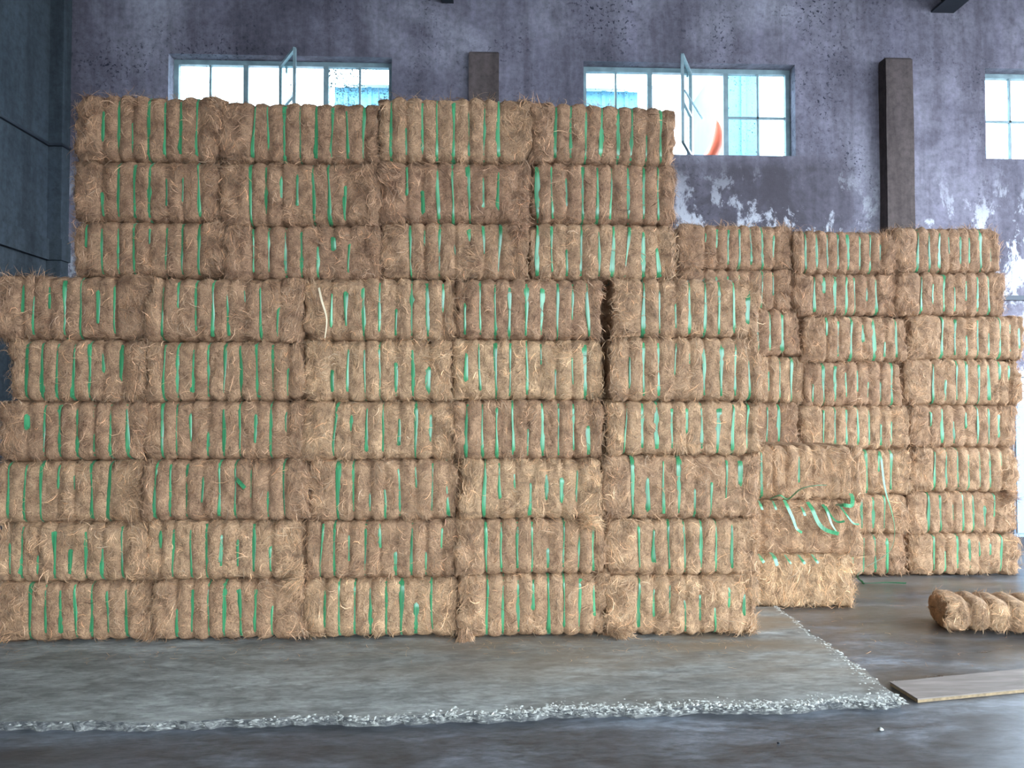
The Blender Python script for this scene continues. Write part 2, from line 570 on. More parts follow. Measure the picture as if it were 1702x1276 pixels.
def window(idx, hole, leaf, label):
    x0, x1, z0, z1 = hole
    Yg = YW + 0.17
    root = empty('window_%d' % idx, ((x0 + x1) / 2, Yg, z0))
    tag(root, label, kind='structure')
    L = Vector(root.location)
    zt = z1 - 0.045

    def bar(name, p, q, w, d):
        bm = bmesh.new(); tube_box(bm, Vector(p) - L, Vector(q) - L, w, d)
        return bm_obj(name, bm, M_FRAME, root)
    w = x1 - x0
    m1, m2 = x0 + w * 0.325, x0 + w * 0.69
    mc = (m1 + m2) / 2
    zm = z0 + (z1 - z0) * 0.47
    for (p, q) in (((x0, Yg, z1 - 0.025), (x1, Yg, z1 - 0.025)), ((x0, Yg, z0 + 0.02), (x1, Yg, z0 + 0.02)),
                   ((x0 + 0.026, Yg, z0 + 0.005), (x0 + 0.026, Yg, z1 - 0.006)), ((x1 - 0.026, Yg, z0 + 0.005), (x1 - 0.026, Yg, z1 - 0.006))):
        bar('frame', p, q, 0.05, 0.06 if p[2] == q[2] else 0.056)
    for mx in (m1, m2):
        bar('mullion', (mx, Yg, z0 + 0.01), (mx, Yg, z1 - 0.012), 0.055, 0.052)
    bar('mullion', (mc, Yg, z0), (mc, Yg, z1), 0.02, 0.03)
    for (a, b_) in ((x0, m1), (m2, x1)):
        c = (a + b_) / 2
        bar('glazing_bar', (c, Yg, z0), (c, Yg, zt), 0.022, 0.03)
        bar('glazing_bar', (a, Yg, zm), (b_, Yg, zm), 0.022, 0.03)
        for (pa, pb) in ((a, c), (c, b_)):
            for (qa, qb) in ((z0, zm), (zm, zt)):
                mat = M_GLASS_D if (idx == 1 and a == m2) else M_GLASS
                box_obj('pane', pa + 0.008 - L.x, pb - 0.008 - L.x, -0.002, 0.002, qa + 0.008 - L.z, qb - 0.008 - L.z, mat, root)
    if leaf:
        # casement swung inwards on the middle post
        (hx, nx, ny) = leaf
        h, e = Vector((hx, Yg - 0.03, 0)), Vector((nx, ny, 0))
        sash = bpy.data.objects.new('casement', None)
        COL.objects.link(sash); sash.parent = root
        bm = bmesh.new()
        za, zb = z0 + 0.04, zt - 0.01
        for (p, q) in ((h, h), (e, e)):
            tube_box(bm, Vector((p.x, p.y, za)) - L, Vector((q.x, q.y, zb)) - L, 0.03, 0.03)
        for z in (za, zm, zb):
            tube_box(bm, Vector((h.x, h.y, z)) - L, Vector((e.x, e.y, z)) - L, 0.03, 0.03)
        bm_obj('casement_frame', bm, M_FRAME, sash)
        for (qa, qb) in ((za, zm), (zm, zb)):
            bm = bmesh.new()
            n = (e - h).cross(Vector((0, 0, 1))).normalized() * 0.002
            vs = [bm.verts.new(Vector((p.x, p.y, z)) - L + n * s) for s in (-1, 1) for (p, z) in ((h, qa), (e, qa), (e, qb), (h, qb))]
            for q in ((0, 1, 2, 3), (4, 7, 6, 5), (0, 4, 5, 1), (1, 5, 6, 2), (2, 6, 7, 3), (3, 7, 4, 0)):
                bm.faces.new([vs[k] for k in q])
            bm_obj('pane', bm, M_GLASS, sash)
        bm = bmesh.new()
        d = (e - h)
        s0 = h + d * 0.75
        tube_box(bm, Vector((s0.x, s0.y, z0 + (z1 - z0) * 0.62)) - L, Vector((hx + 0.14, Yg, z0 + (z1 - z0) * 0.46)) - L, 0.014, 0.014)
        bm_obj('stay', bm, M_FRAME, sash)


window(1, WIN[0], (at(467, 100, YW + .15).x, at(490, 72, 7.72).x, 7.72), 'long window with spattered glass above the tallest stack, one casement open')
window(2, WIN[1], (at(1147, 110, YW + .15).x, at(1134, 85, 7.70).x, 7.70), 'long window between the pilasters with an inward open casement')
window(3, WIN[2], None, 'bright window cut by the edge of the frame beyond the tall pilaster')

# outside: neighbouring sheds, an orange tarpaulin
p = at(870, 150, 15.0)
def shed(name, x0, x1, y0, y1, zw, zr, mat, label):
    root = empty(name, ((x0 + x1) / 2, y0, -0.21))
    tag(root, label, 'building')
    L = Vector(root.location)
    bm = bmesh.new()
    add_box(bm, x0 - L.x, x1 - L.x, 0, y1 - y0, 0, zw + 0.21)
    bm_obj('wall', bm, mat, root)
    n = int((x1 - x0) / 0.5)
    bm = bmesh.new()
    for i in range(n):
        xx = x0 + (i + 0.5) * (x1 - x0) / n - L.x
        add_box(bm, xx - 0.04, xx + 0.04, -0.04, 0.01, 0, zw + 0.21)
    tag(bm_obj('cladding_rib', bm, mat, root), kind='stuff')
    bm = bmesh.new()
    ym = (y0 + y1) / 2 - L.y
    prof = [(-0.3, zw + 0.15), (ym, zr + 0.21), (y1 - y0 + 0.3, zw + 0.15), (y1 - y0 + 0.3, zw + 0.22), (ym, zr + 0.3), (-0.3, zw + 0.22)]
    fa = [bm.verts.new((x0 - 0.3 - L.x, y, z)) for (y, z) in prof]
    fb = [bm.verts.new((x1 + 0.3 - L.x, y, z)) for (y, z) in prof]
    bm.faces.new(fa); bm.faces.new(fb[::-1])
    for k in range(6):
        bm.faces.new([fa[k], fa[(k + 1) % 6], fb[(k + 1) % 6], fb[k]])
    bm_obj('roof', bm, M_PALE, root)


shed('shed', at(556, 150, 16).x, at(1060, 150, 16).x, 16, 21, at(1000, 152, 16).z, at(1000, 140, 18.5).z, M_BLUE, 'blue clad shed outside, seen low through the two long windows')
shed('shed', at(1207, 150, 12.5).x, at(1262, 150, 12.5).x, 12.5, 14.5, at(1230, 92, 12.5).z, at(1230, 80, 13.5).z, M_BLUE, 'narrow tall blue building outside filling one pane of the middle window')
# orange tarpaulin bundle hanging outside
tp = at(1184, 260, 9.2)
bm = bmesh.new()
prev = None
for i in range(13):
    t = i / 12
    c = at(1178 + 16 * math.sin(t * 2.2) ** 0.8 if t > 0 else 1178, 262 - 62 * t, 9.2)
    r = 0.085 * (1 - t ** 2.2) + 0.006
    ring = [bm.verts.new((c.x + r * math.cos(a) * (1 + .2 * math.sin(3 * a + 4 * t)), c.y + r * math.sin(a), c.z)) for a in np.linspace(0, 2 * math.pi, 12, endpoint=False)]
    if prev:
        for k in range(12):
            bm.faces.new([prev[k], prev[(k + 1) % 12], ring[(k + 1) % 12], ring[k]])
    prev = ring
bm.faces.new(prev)
base_z = at(1178, 262, 9.2).z
add_box(bm, tp.x - 0.03, tp.x + 0.03, 9.17, 9.23, -0.21, base_z + 0.02)
tag(bm_obj('tarpaulin_bundle', bm, M_ORANGE, smooth=True), 'orange rolled tarpaulin outside, seen through the middle window', 'tarpaulin')

# pale blue cabinet with paper bundles at the frame edge
cx0 = at(1700, 760, 7.3).x - 0.1
cz = at(1698, 672, 7.3).z
cab = empty('metal_cabinet', (cx0 + 0.45, 7.3, 0))
tag(cab, 'pale blue metal cabinet half hidden beyond the last bale column', 'cabinet')
box_obj('body', -0.45, 0.45, 0, 0.5, 0.08, cz, M_PBLUE, cab, 0.01)
for s in (-1, 1):
    d = box_obj('door', (s - 1) * 0.22 + 0.008, (s + 1) * 0.22 - 0.008, -0.02, 0.0, 0.12, cz - 0.04, M_PBLUE, cab, 0.005)
    box_obj('handle', s * 0.05 - 0.01, s * 0.05 + 0.01, -0.045, -0.02, 0.8, 0.95, M_STEEL, d, 0.003)
box_obj('plinth', -0.43, 0.43, 0.03, 0.48, 0.0, 0.08, M_STEEL, cab)
z = cz
words = ['lowest', 'second lowest', 'middle', 'second highest', 'topmost']
for i in range(5):
    h = 0.07
    bm = bmesh.new()
    add_box(bm, -0.4, 0.4, 0, 0.4, 0, h - 0.008, 0.012)
    o = bm_obj('paper_bundle', bm, M_WHITE)
    o.location = (cx0 + 0.45 + random.uniform(-.02, .02), 7.34, z)
    tag(o, '%s of five white paper bundles stacked on the pale blue cabinet' % words[i], 'paper bundle', 'paper bundles on the cabinet')
    z += h

# ------------------------------------------------------------------ raised slab with a broken edge
front = [(-420, 1206), (0, 1201), (120, 1199), (300, 1197), (480, 1194), (640, 1191), (760, 1187), (900, 1182), (1050, 1177), (1200, 1173), (1330, 1169), (1420, 1165), (1500, 1162)]
right = [(1462, 1130), (1405, 1090), (1352, 1056), (1318, 1030), (1290, 1008)]
edge = [on(x, y, SLAB_Z) for (x, y) in front + right]


def resample(pts, step):
    out = [pts[0]]
    for a, b_ in zip(pts[:-1], pts[1:]):
        n = max(1, int((b_ - a).length / step))
        for i in range(1, n + 1):
            out.append(a.lerp(b_, i / n))
    return out


er = resample(edge, 0.03)
rr = random.Random(3)
pts = np.array([[p.x * 6, p.y * 6, 0] for p in er])
jit = vnoise(pts, 5) * 0.022 + vnoise(pts * 3.1, 6) * 0.012
nf = sum(1 for p in er if p.x < edge[12].x - 1e-4)
outer = []
for i, p in enumerate(er):
    nrm = Vector((0, -1, 0)) if i < nf else Vector((0.8, 0.25, 0)).normalized()
    outer.append(p + nrm * float(jit[i]))
back_y = outer[-1].y
bm = bmesh.new()
top = [bm.verts.new(p) for p in outer]
tl = [bm.verts.new((XL + 0.001, back_y, SLAB_Z)), bm.verts.new((XL + 0.001, outer[0].y, SLAB_Z))]
low = [bm.verts.new((p.x * 1.0 + rr.uniform(-.004, .012), p.y - rr.uniform(0.0, 0.02), 0.0)) for p in outer]
bm.faces.new(top + tl)
for i in range(len(top) - 1):
    bm.faces.new([top[i], top[i + 1], low[i + 1], low[i]])
bmesh.ops.triangulate(bm, faces=[f for f in bm.faces if len(f.verts) > 4])
slab = tag(bm_obj('floor_slab', bm, M_SLAB), 'raised grey concrete slab under the front stack, edge broken white', kind='structure')

slab.data.materials.append(M_SIDE)
for f_ in slab.data.polygons:
    if abs(f_.normal.z) < 0.9:
        f_.material_index = 1

# crumbled lime-white edge: ragged chips set along the arris
def chips(n, along, seed):
    r = np.random.default_rng(seed)
    V, Fc = [], []
    ico = np.array([(1, 0, 0), (-1, 0, 0), (0, 1, 0), (0, -1, 0), (0, 0, 1), (0, 0, -1)], float)
    tri = np.array([(0, 2, 4), (2, 1, 4), (1, 3, 4), (3, 0, 4), (2, 0, 5), (1, 2, 5), (3, 1, 5), (0, 3, 5)])
    k = 0
    for _ in range(n):
        c, spread, sz = along(r)
        s = sz * r.uniform(0.4, 1.6)
        a = r.uniform(0, 6.28)
        m = ico * np.array([s * r.uniform(.8, 2.2), s * r.uniform(.6, 1.3), s * r.uniform(.25, .5)]) * r.uniform(.7, 1.2, (6, 1))
        R = np.array([[math.cos(a), -math.sin(a), 0], [math.sin(a), math.cos(a), 0], [0, 0, 1]])
        V.append(m @ R.T + np.array(c))
        Fc.append(tri + k)
        k += 6
    return np.concatenate(V), np.concatenate(Fc)


fr = [p for p in outer[:nf + 1]]
rt = [p for p in outer[nf:]]


def along_front(r):
    while True:
        i = int(r.integers(0, len(fr)))
        p = fr[i]
        wgt = np.clip((p.x + 1.2) / 1.6, 0.05, 1)
        if r.random() < wgt: break
    wid = 0.012 + 0.055 * wgt
    off = abs(r.normal(0, 1)) * wid * 0.6
    return (p.x + r.uniform(-.02, .02), p.y + off - 0.01, SLAB_Z - 0.001 if off > 0.012 else r.uniform(0.012, SLAB_Z)), 0, 0.008


def along_right(r):
    i = int(r.integers(0, len(rt)))
    p = rt[i]
    t = 1 - i / len(rt)
    off = abs(r.normal(0, 1)) * (0.02 + 0.06 * t ** 3)
    return (p.x - off * 0.9 + 0.005, p.y + r.uniform(-.02, .02) * 0.5, SLAB_Z - 0.001 if off > .01 else r.uniform(.012, SLAB_Z)), 0, 0.007


cv1, cf1 = chips(1700, along_front, 11)
cv2, cf2 = chips(420, along_right, 12)
tag(np_mesh('crumbled_edge', np.concatenate([cv1, cv2]), np.concatenate([cf1, cf2 + len(cv1)]), M_CHIP, slab, smooth=False), kind='stuff')

# loose pebbles on the lower floor
for i, (px, py, s, mat, lab) in enumerate(((1213, 1170, 0.016, M_STEEL, 'dark lump of grit against the broken slab edge'),
                                      (1253, 1178, 0.008, M_CHIP, 'small white cement crumb just in front of the slab'),
                                      (1464, 1214, 0.011, M_CHIP, 'white cement crumb lying alone on the dark floor'),
                                      (1487, 1137, 0.012, M_CHIP, 'white pebble between the slab corner and the plywood board'),
                                      (1294, 1236, 0.006, M_STEEL, 'dark speck of grit on the open floor'))):
    p = on(px, py, 0.0)
    bm = bmesh.new()
    bmesh.ops.create_icosphere(bm, subdivisions=2, radius=s)
    for v in bm.verts:
        v.co *= 1 + 0.25 * math.sin(v.co.x * 400 + i) * math.cos(v.co.y * 330)
        v.co.z *= 0.7
    o = bm_obj('pebble', bm, mat, smooth=True)
    o.location = (p.x, p.y, s * 0.62)
    tag(o, lab, 'pebble', 'loose grit on the floor')

# ------------------------------------------------------------------ coir bales
def fibre_strands(P, Nn, r, length, lift, width, seed, flow=None, stray=0.07, grav=0.0, vert=None):
    """thin tapering ribbons rooted at P with normals Nn"""
    n = len(P)
    nr = Nn / np.maximum(1e-6, np.linalg.norm(Nn, axis=1, keepdims=True))
    up = np.where(np.abs(nr[:, 2:3]) > 0.8, np.array([[1.0, 0, 0]]), np.array([[0, 0, 1.0]]))
    t1 = np.cross(up, nr); t1 /= np.linalg.norm(t1, axis=1, keepdims=True)
    t2 = np.cross(nr, t1)
    sw = vnoise(P * 9.0 + 31.7, seed)
    ang = sw * 4.5 + r.normal(0, 0.4, n)
    if vert is not None:
        va = np.where(r.random(n) < 0.5, 1, -1) * np.pi / 2 + sw * 0.9 + r.normal(0, 0.25, n)
        ang = np.where(vert > r.random(n), va, ang)
    L = length * r.uniform(0.4, 1.5, n)
    curl = vnoise(P * 13.0 + 11.1, seed + 9) * 3.0 + r.normal(0, 0.5, n)
    st = r.random(n) < stray
    LF = lift * r.uniform(0.2, 1.0, n)
    LF = np.where(st, LF * 3.5, LF)
    cs = []
    c = P + nr * 0.002
    cs.append(c)
    a = ang
    for k in range(3):
        d = np.cos(a)[:, None] * t1 + np.sin(a)[:, None] * t2
        rise = (LF * (0.55, 0.4, -0.15)[k])
        rise = np.where(st, LF * 0.4, rise)
        c = c + d * (L / 3)[:, None] + nr * rise[:, None]
        c[:, 2] -= grav * L / 3
        cs.append(c)
        a = a + curl * 0.55
    cs = np.stack(cs, 1)                       # n,4,3
    dirs = np.gradient(cs, axis=1)
    side = np.cross(dirs, nr[:, None, :])
    side /= np.maximum(1e-9, np.linalg.norm(side, axis=2, keepdims=True))
    wv = (width * r.uniform(0.5, 1.4, n))[:, None] * np.array([[0.6, 1.0, 0.8]])
    wv = np.where(st[:, None], wv * 0.6, wv)
    a_ = cs[:, :3] - side[:, :3] * wv[..., None] / 2
    b_ = cs[:, :3] + side[:, :3] * wv[..., None] / 2
    V = np.concatenate([a_, b_, cs[:, 3:4]], 1)   # a0 a1 a2 b0 b1 b2 tip
    base = (np.arange(n) * 7)[:, None, None]
    T = np.array([[0, 3, 4], [0, 4, 1], [1, 4, 5], [1, 5, 2], [2, 5, 6]])[None] + base
    val = r.lognormal(0.0, 0.36, n)
    hue = r.normal(0, 0.06, n)
    col = np.stack([val * (1 + hue), val, val * (1 - hue), np.ones(n)], 1)
    tint = np.repeat(col, 7, 0)
    return V, T, tint, cs


def tan(t):
    a, b_ = np.array((0.29, 0.16, 0.10)), np.array((0.56, 0.37, 0.215))
    c = a * (1 - t) + b_ * t
    return (float(c[0]), float(c[1]), float(c[2]), 1)


bale_count = 0


def make_bale(x0, x1, y0, y1, D, straps, tone, label, group, depth=0.6, topmost=False, base_z=None, n_fuzz=5200, nx=100, nr_=60,
              power=8.0, groove=0.019, rz=0.0, roll=None, fuzz_len=0.075, strap_vis=None, hi=1.0, strap_on=True, H=None, lift=0.007, cat='bale', vertical=0.0):
    global bale_count
    bale_count += 1
    seed = bale_count * 17 + 3
    r = np.random.default_rng(seed)
    pa, pb = at(x0, (y0 + y1) / 2, D), at(x1, (y0 + y1) / 2, D)
    xm = (x0 + x1) / 2
    zb, zt = at(xm, y1, D).z, at(xm, y0, D).z
    if base_z is not None:
        zb = base_z
    if H is not None:
        zt = zb + H
    L = pb.x - pa.x
    hh = (zt - zb) / 2 + 0.009
    bb = depth / 2
    cx = (pa.x + pb.x) / 2
    root = empty('coir_bale', (cx, D + bb, zb))
    root.rotation_euler = (0, math.radians(roll if roll is not None else r.normal(0, 0.35)), math.radians(rz))
    tag(root, label, cat, group)
    sx = np.array([at(s, (y0 + y1) / 2, D).x - cx for s in straps]) if len(straps) else np.zeros(0)
    sg = groove * r.uniform(0.75, 1.25, max(1, len(sx)))

    # cross-section points by weighted arc length
    th = np.linspace(0, 2 * np.pi, 1441)[:-1]
    rad = (np.abs(np.cos(th) / bb) ** power + np.abs(np.sin(th) / hh) ** power) ** (-1 / power)
    sec = np.stack([-np.cos(th) * rad, np.sin(th) * rad], 1)      # (y, z): th=0 is the front
    seg = np.linalg.norm(np.roll(sec, -1, 0) - sec, axis=1)
    wgt = np.where(sec[:, 0] < -bb * 0.5, 3.0, np.where(sec[:, 0] < bb * 0.3, 1.3, 0.5))
    cum = np.concatenate([[0], np.cumsum(seg * wgt)])
    tgt = np.linspace(0, cum[-1], nr_ + 1)[:-1]
    thi = np.interp(tgt, cum, np.append(th, 2 * np.pi))

    def section(t):
        rd = (np.abs(np.cos(t) / bb) ** power + np.abs(np.sin(t) / hh) ** power) ** (-1 / power)
        return -np.cos(t) * rd, np.sin(t) * rd

    def rib_inset(x):
        x = np.asarray(x, float)
        if len(sx) == 0:
            return np.zeros_like(x)
        ins = np.zeros_like(x)
        for i in range(len(sx) - 1):
            m = (x >= sx[i]) & (x <= sx[i + 1])
            ph = (x[m] - sx[i]) / (sx[i + 1] - sx[i])
            g = sg[i] * (1 - ph) + sg[i + 1] * ph
            ins[m] = g * (1 - np.abs(np.sin(np.pi * ph)) ** 0.45)
        m = x < sx[0]
        ins[m] = sg[0] * np.exp(-((x[m] - sx[0]) / 0.022) ** 2)
        m = x > sx[-1]
        ins[m] = sg[-1] * np.exp(-((x[m] - sx[-1]) / 0.022) ** 2)
        return ins

    # length profile, with rounded ends and caps
    rc = 0.06
    xs = np.linspace(-L / 2 + rc, L / 2 - rc, nx)
    ang = np.linspace(0, np.pi / 2, 6)[1:]
    xe = L / 2 - rc + rc * np.sin(ang)
    ie = rc * (1 - np.cos(ang))
    X = np.concatenate([-xe[::-1], xs, xe])
    IN = np.concatenate([ie[::-1], np.zeros(nx), ie]) * 0.45
    capx = np.full(4, L / 2) + np.array([0.004, 0.008, 0.010, 0.011])
    caps = np.array([0.8, 0.55, 0.28, 0.02])
    Xall = np.concatenate([-capx[::-1], X, capx])
    Sall = np.concatenate([caps[::-1], np.ones(len(X)), caps])
    Iall = np.concatenate([np.full(4, IN[0]), IN, np.full(4, IN[-1])])
    ribs = rib_inset(Xall)
    sy, sz = section(thi)
    nlen = np.hypot(sy / bb ** 2, sz / hh ** 2)
    ny, nz = (sy / bb ** 2) / nlen, (sz / hh ** 2) / nlen
    XX = np.repeat(Xall[:, None], nr_, 1)
    ins = (Iall + ribs)[:, None]
    YY = (sy[None] - ny[None] * ins) * Sall[:, None]
    ZZ = (sz[None] - nz[None] * ins) * Sall[:, None]
    P = np.stack([XX, YY, ZZ], -1).reshape(-1, 3)
    Q = P + np.array([seed * 1.37, seed * 0.71, 0])
    low_n = vnoise(Q * 5.0, seed)
    mid_n = vnoise(Q * 17.0, seed + 1)
    hi_n = vnoise(Q * 46.0, seed + 2)
    disp = low_n * 0.012 + mid_n * 0.010 * hi + hi_n * 0.006 * hi
    endw = np.clip((np.abs(P[:, 0]) - (L / 2 - 0.1)) / 0.1, 0, 1)
    disp = disp * (1 + 1.2 * endw)
    for x in sx:
        disp = disp * (1 - 0.75 * np.exp(-((P[:, 0] - x) / 0.014) ** 2))
    nv = np.stack([np.zeros_like(XX), np.repeat(ny[None], len(Xall), 0), np.repeat(nz[None], len(Xall), 0)], -1).reshape(-1, 3)
    sgn = np.sign(P[:, 0])
    nv[:, 0] = np.where(endw > 0.6, sgn * 1.2 * endw, 0)
    nv /= np.linalg.norm(nv, axis=1, keepdims=True)
    # top and bottom faces stay flatter so that the bales sit on each other
    flat = np.where(np.abs(nv[:, 2]) > 0.85, 0.45, 1.0)
    # calm the surface at the straps
    P = P + nv * (disp * flat)[:, None]
    P[:, 2] += hh
    nX = len(Xall)
    I = np.arange(nX - 1)[:, None] * nr_ + np.arange(nr_)[None]
    J = np.arange(nX - 1)[:, None] * nr_ + (np.arange(nr_)[None] + 1) % nr_
    quads = np.stack([I, I + nr_, J + nr_, J], -1).reshape(-1, 4)
    body = np_mesh('body', P, quads, M_BODY, root)
    body.color = tan(tone)

    # straps: bands all the way round, here and there buried in the fibre
    vis_iv = []
    if strap_on:
        for i, x in enumerate(sx):
            m = 52
            tt = np.linspace(0, 2 * np.pi, m + 1)[:-1]
            # denser on the front
            tt = tt - 0.45 * np.sin(2 * tt) * 0.5
            y_, z_ = section(tt)
            nl = np.hypot(y_ / bb ** 2, z_ / hh ** 2)
            ny_, nz_ = (y_ / bb ** 2) / nl, (z_ / hh ** 2) / nl
            frac = (hh - z_) / (2 * hh)           # 0 at the top, 1 at the bottom
            k = r.random()
            if strap_vis is not None:
                a, b2 = strap_vis[i]
            elif k < 0.68: a, b2 = r.uniform(-0.1, 0.1), r.uniform(0.9, 1.1)
            elif k < 0.79: a, b2 = r.uniform(0.0, 0.2), r.uniform(0.4, 0.7)
            elif k < 0.91: a, b2 = r.uniform(0.3, 0.55), r.uniform(0.9, 1.05)
            else: a, b2 = r.uniform(0.15, 0.3), r.uniform(0.7, 0.85)
            vis = np.clip((frac - a) / 0.08 + 0.5, 0, 1) * np.clip((b2 - frac) / 0.08 + 0.5, 0, 1)
            vis_iv.append((x, a, b2))
            off = -sg[i] * 0.85 + (-0.012 + 0.02 * vis)
            w = r.uniform(0.016, 0.032) * (0.75 + 0.35 * np.sin(frac * r.uniform(2, 6) + r.uniform(0, 6)))
            drift = r.normal(0, 0.006) * (frac - 0.5) * 2 + 0.002 * np.sin(frac * 7 + i)
            tilt = r.normal(0, 0.12)
            rows = []
            for q, cr in ((-0.5, -0.0012), (0, 0.001), (0.5, -0.0012)):
                o2 = off + cr + q * w * tilt
                rows.append(np.stack([x + drift + q * w, y_ + ny_ * o2, z_ + nz_ * o2 + hh], 1))
            V = np.stack(rows, 1).reshape(-1, 3)
            qs = []
            idx = np.arange(m)
            for c in range(2):
                a0 = idx * 3 + c
                b0 = ((idx + 1) % m) * 3 + c
                qs.append(np.stack([a0, b0, b0 + 1, a0 + 1], 1))
            np_mesh('strap', V, np.concatenate(qs), M_STRAP, root)

    # loose fibre over the surface
    if n_fuzz:
        fn = np.cross(P[quads[:, 1]] - P[quads[:, 0]], P[quads[:, 3]] - P[quads[:, 0]])
        area = np.linalg.norm(fn, axis=1)
        ctr = P[quads].mean(1)
        out = ctr - np.array([0, 0, hh]); 
        nrm = fn / np.maximum(1e-9, area[:, None])
        nrm *= np.sign((nrm * (out * np.array([0.05, 1, 1]) + np.array([0, 0, 0])) ).sum(1) + (nrm[:, 0] * out[:, 0]) * 0.2)[:, None]
        w = area.copy()
        w *= np.where(ctr[:, 1] < -bb * 0.75, 1.0, np.where((ctr[:, 1] < bb * 0.5), 0.55, 0.12))
        w *= np.where(np.abs(ctr[:, 0]) > L / 2 - 0.09, 1.5, 1.0)
        pick = r.choice(len(quads), n_fuzz, p=w / w.sum())
        A, B, C_ = P[quads[pick, 0]], P[quads[pick, 1]], P[quads[pick, 3]]
        u, v = r.random((n_fuzz, 1)), r.random((n_fuzz, 1))
        pp = A + (B - A) * u + (C_ - A) * v
        V, T, tint, cs = fibre_strands(pp, nrm[pick], r, fuzz_len, lift, 0.003, seed, vert=np.clip((np.abs(pp[:, 0]) - (L / 2 - 0.13)) / 0.08, vertical, 0.9))
        keep = np.ones(n_fuzz, bool)
        for (x, a, b2) in vis_iv:
            fr_ = 1 - cs[:, :, 2] / (2 * hh)
            hit = ((np.abs(cs[:, :, 0] - x) < 0.017) & (fr_ > a) & (fr_ < b2)).any(1)
            # long hops that would cross the band between two points
            cross = (((cs[:, :-1, 0] - x) * (cs[:, 1:, 0] - x) < 0) & (fr_[:, 1:] > a) & (fr_[:, 1:] < b2)).any(1)
            keep &= ~((hit | cross) & (r.random(n_fuzz) < 0.93))
        V, T = V[keep], None
        if not topmost:
            V[..., 2] = np.clip(V[..., 2], 0.0, 2 * hh)
        V[..., 0] = np.clip(V[..., 0], -L / 2 - 0.03, L / 2 + 0.03)
        nk = len(V)
        T = np.array([[0, 3, 4], [0, 4, 1], [1, 4, 5], [1, 5, 2], [2, 5, 6]])[None] + (np.arange(nk) * 7)[:, None, None]
        tint = tint.reshape(n_fuzz, 7, 4)[keep].reshape(-1, 4)
        fz = np_mesh('fibre_fuzz', V.reshape(-1, 3), T.reshape(-1, 3), M_FUZZ, root, tint=tint)
        fz.color = tan(tone + 0.07)
        fz['kind'] = 'stuff'
    return root


def lin(a, b_, n):
    return [a + (b_ - a) * i / (n - 1) for i in range(n)]


DF, DU, DM, DR = 4.42, 4.46, 5.15, 6.0
ORD = ['first', 'second', 'third', 'fourth', 'fifth', 'sixth', 'seventh', 'eighth', 'ninth']


def look(t):
    return 'dark brown' if t < 0.2 else 'brown' if t < 0.35 else 'tan' if t < 0.5 else 'pale tan' if t < 0.6 else 'straw coloured'


# front stack, five columns of six, rows given from the top
FRONT = [
    [((-12, 244, 461, 566), [37, 55, 81, 107, 133, 162, 188], .2), ((246, 503, 465, 569), [269, 295, 324, 353, 377, 406, 432, 462], .25),
     ((505, 753, 465, 568), [551, 575, 604, 631, 658, 684, 711, 736], .42), ((754, 1000, 466, 566), [773, 798, 823, 847, 875, 901, 927, 952, 977], .2),
     ((1018, 1268, 465, 563), [1071, 1097, 1124, 1147, 1173, 1196, 1221, 1244], .4)],
    [((14, 243, 567, 669), [43, 69, 93, 121, 148, 170, 200], .3), ((242, 500, 569, 668), [272, 295, 321, 346, 373, 400, 427, 453, 478], .33),
     ((503, 751, 568, 668), [552, 578, 606, 631, 658, 686, 712], .58), ((753, 1000, 565, 667), [775, 797, 824, 848, 876, 899, 924, 952, 972], .66),
     ((1016, 1265, 563, 669), [1047, 1070, 1095, 1122, 1147, 1171, 1199, 1223, 1246], .44)],
    [((-4, 238, 670, 767), [44, 72, 98, 127, 155, 182, 211], .24), ((240, 505, 668, 767), [269, 292, 316, 344, 371, 397, 424, 449, 474], .28),
     ((505, 752, 668, 767), [556, 583, 609, 636, 663, 691, 715], .54), ((755, 1003, 667, 766), [776, 802, 826, 853, 878, 902, 929, 954, 978], .3),
     ((1010, 1262, 669, 760), [1041, 1068, 1092, 1117, 1142, 1167, 1194, 1219, 1243], .55)],
    [((-14, 234, 768, 873), [12, 40, 67, 95, 122, 151, 180], .45), ((235, 508, 767, 868), [257, 282, 309, 336, 364, 390, 416, 445, 471], .27),
     ((513, 758, 767, 868), [562, 587, 615, 640, 664, 692, 719, 743], .38), ((761, 998, 766, 866), [805, 830, 856, 882, 908, 934, 958], .64),
     ((1003, 1260, 760, 865), [1052, 1077, 1103, 1129, 1155, 1183, 1208, 1231], .38)],
    [((-12, 240, 873, 970), [14, 34, 61, 89, 115, 141, 169, 201], .5), ((242, 503, 868, 968), [266, 287, 316, 342, 368, 394, 421, 448], .5),
     ((507, 759, 868, 965), [534, 555, 580, 607, 632, 658, 684, 708, 734], .34), ((761, 1005, 866, 959), [808, 833, 860, 885, 911, 937, 963, 986], .4),
     ((1004, 1262, 865, 960), [1063, 1087, 1112, 1139, 1166, 1191, 1217], .53)],
    [((-12, 250, 970, 1064), [49, 74, 99, 124, 151, 177, 208], .38), ((250, 510, 968, 1058), [293, 319, 345, 372, 398, 423, 451], .38),
     ((511, 760, 965, 1054), [540, 563, 589, 615, 641, 667, 692, 717], .6), ((762, 1008, 959, 1054), [810, 836, 862, 887, 912, 938, 964, 988], .48),
     ((1008, 1260, 960, 1054), [1063, 1087, 1114, 1139, 1164, 1189, 1213, 1238], .6)],
]
front_objs, up_objs = {}, {}
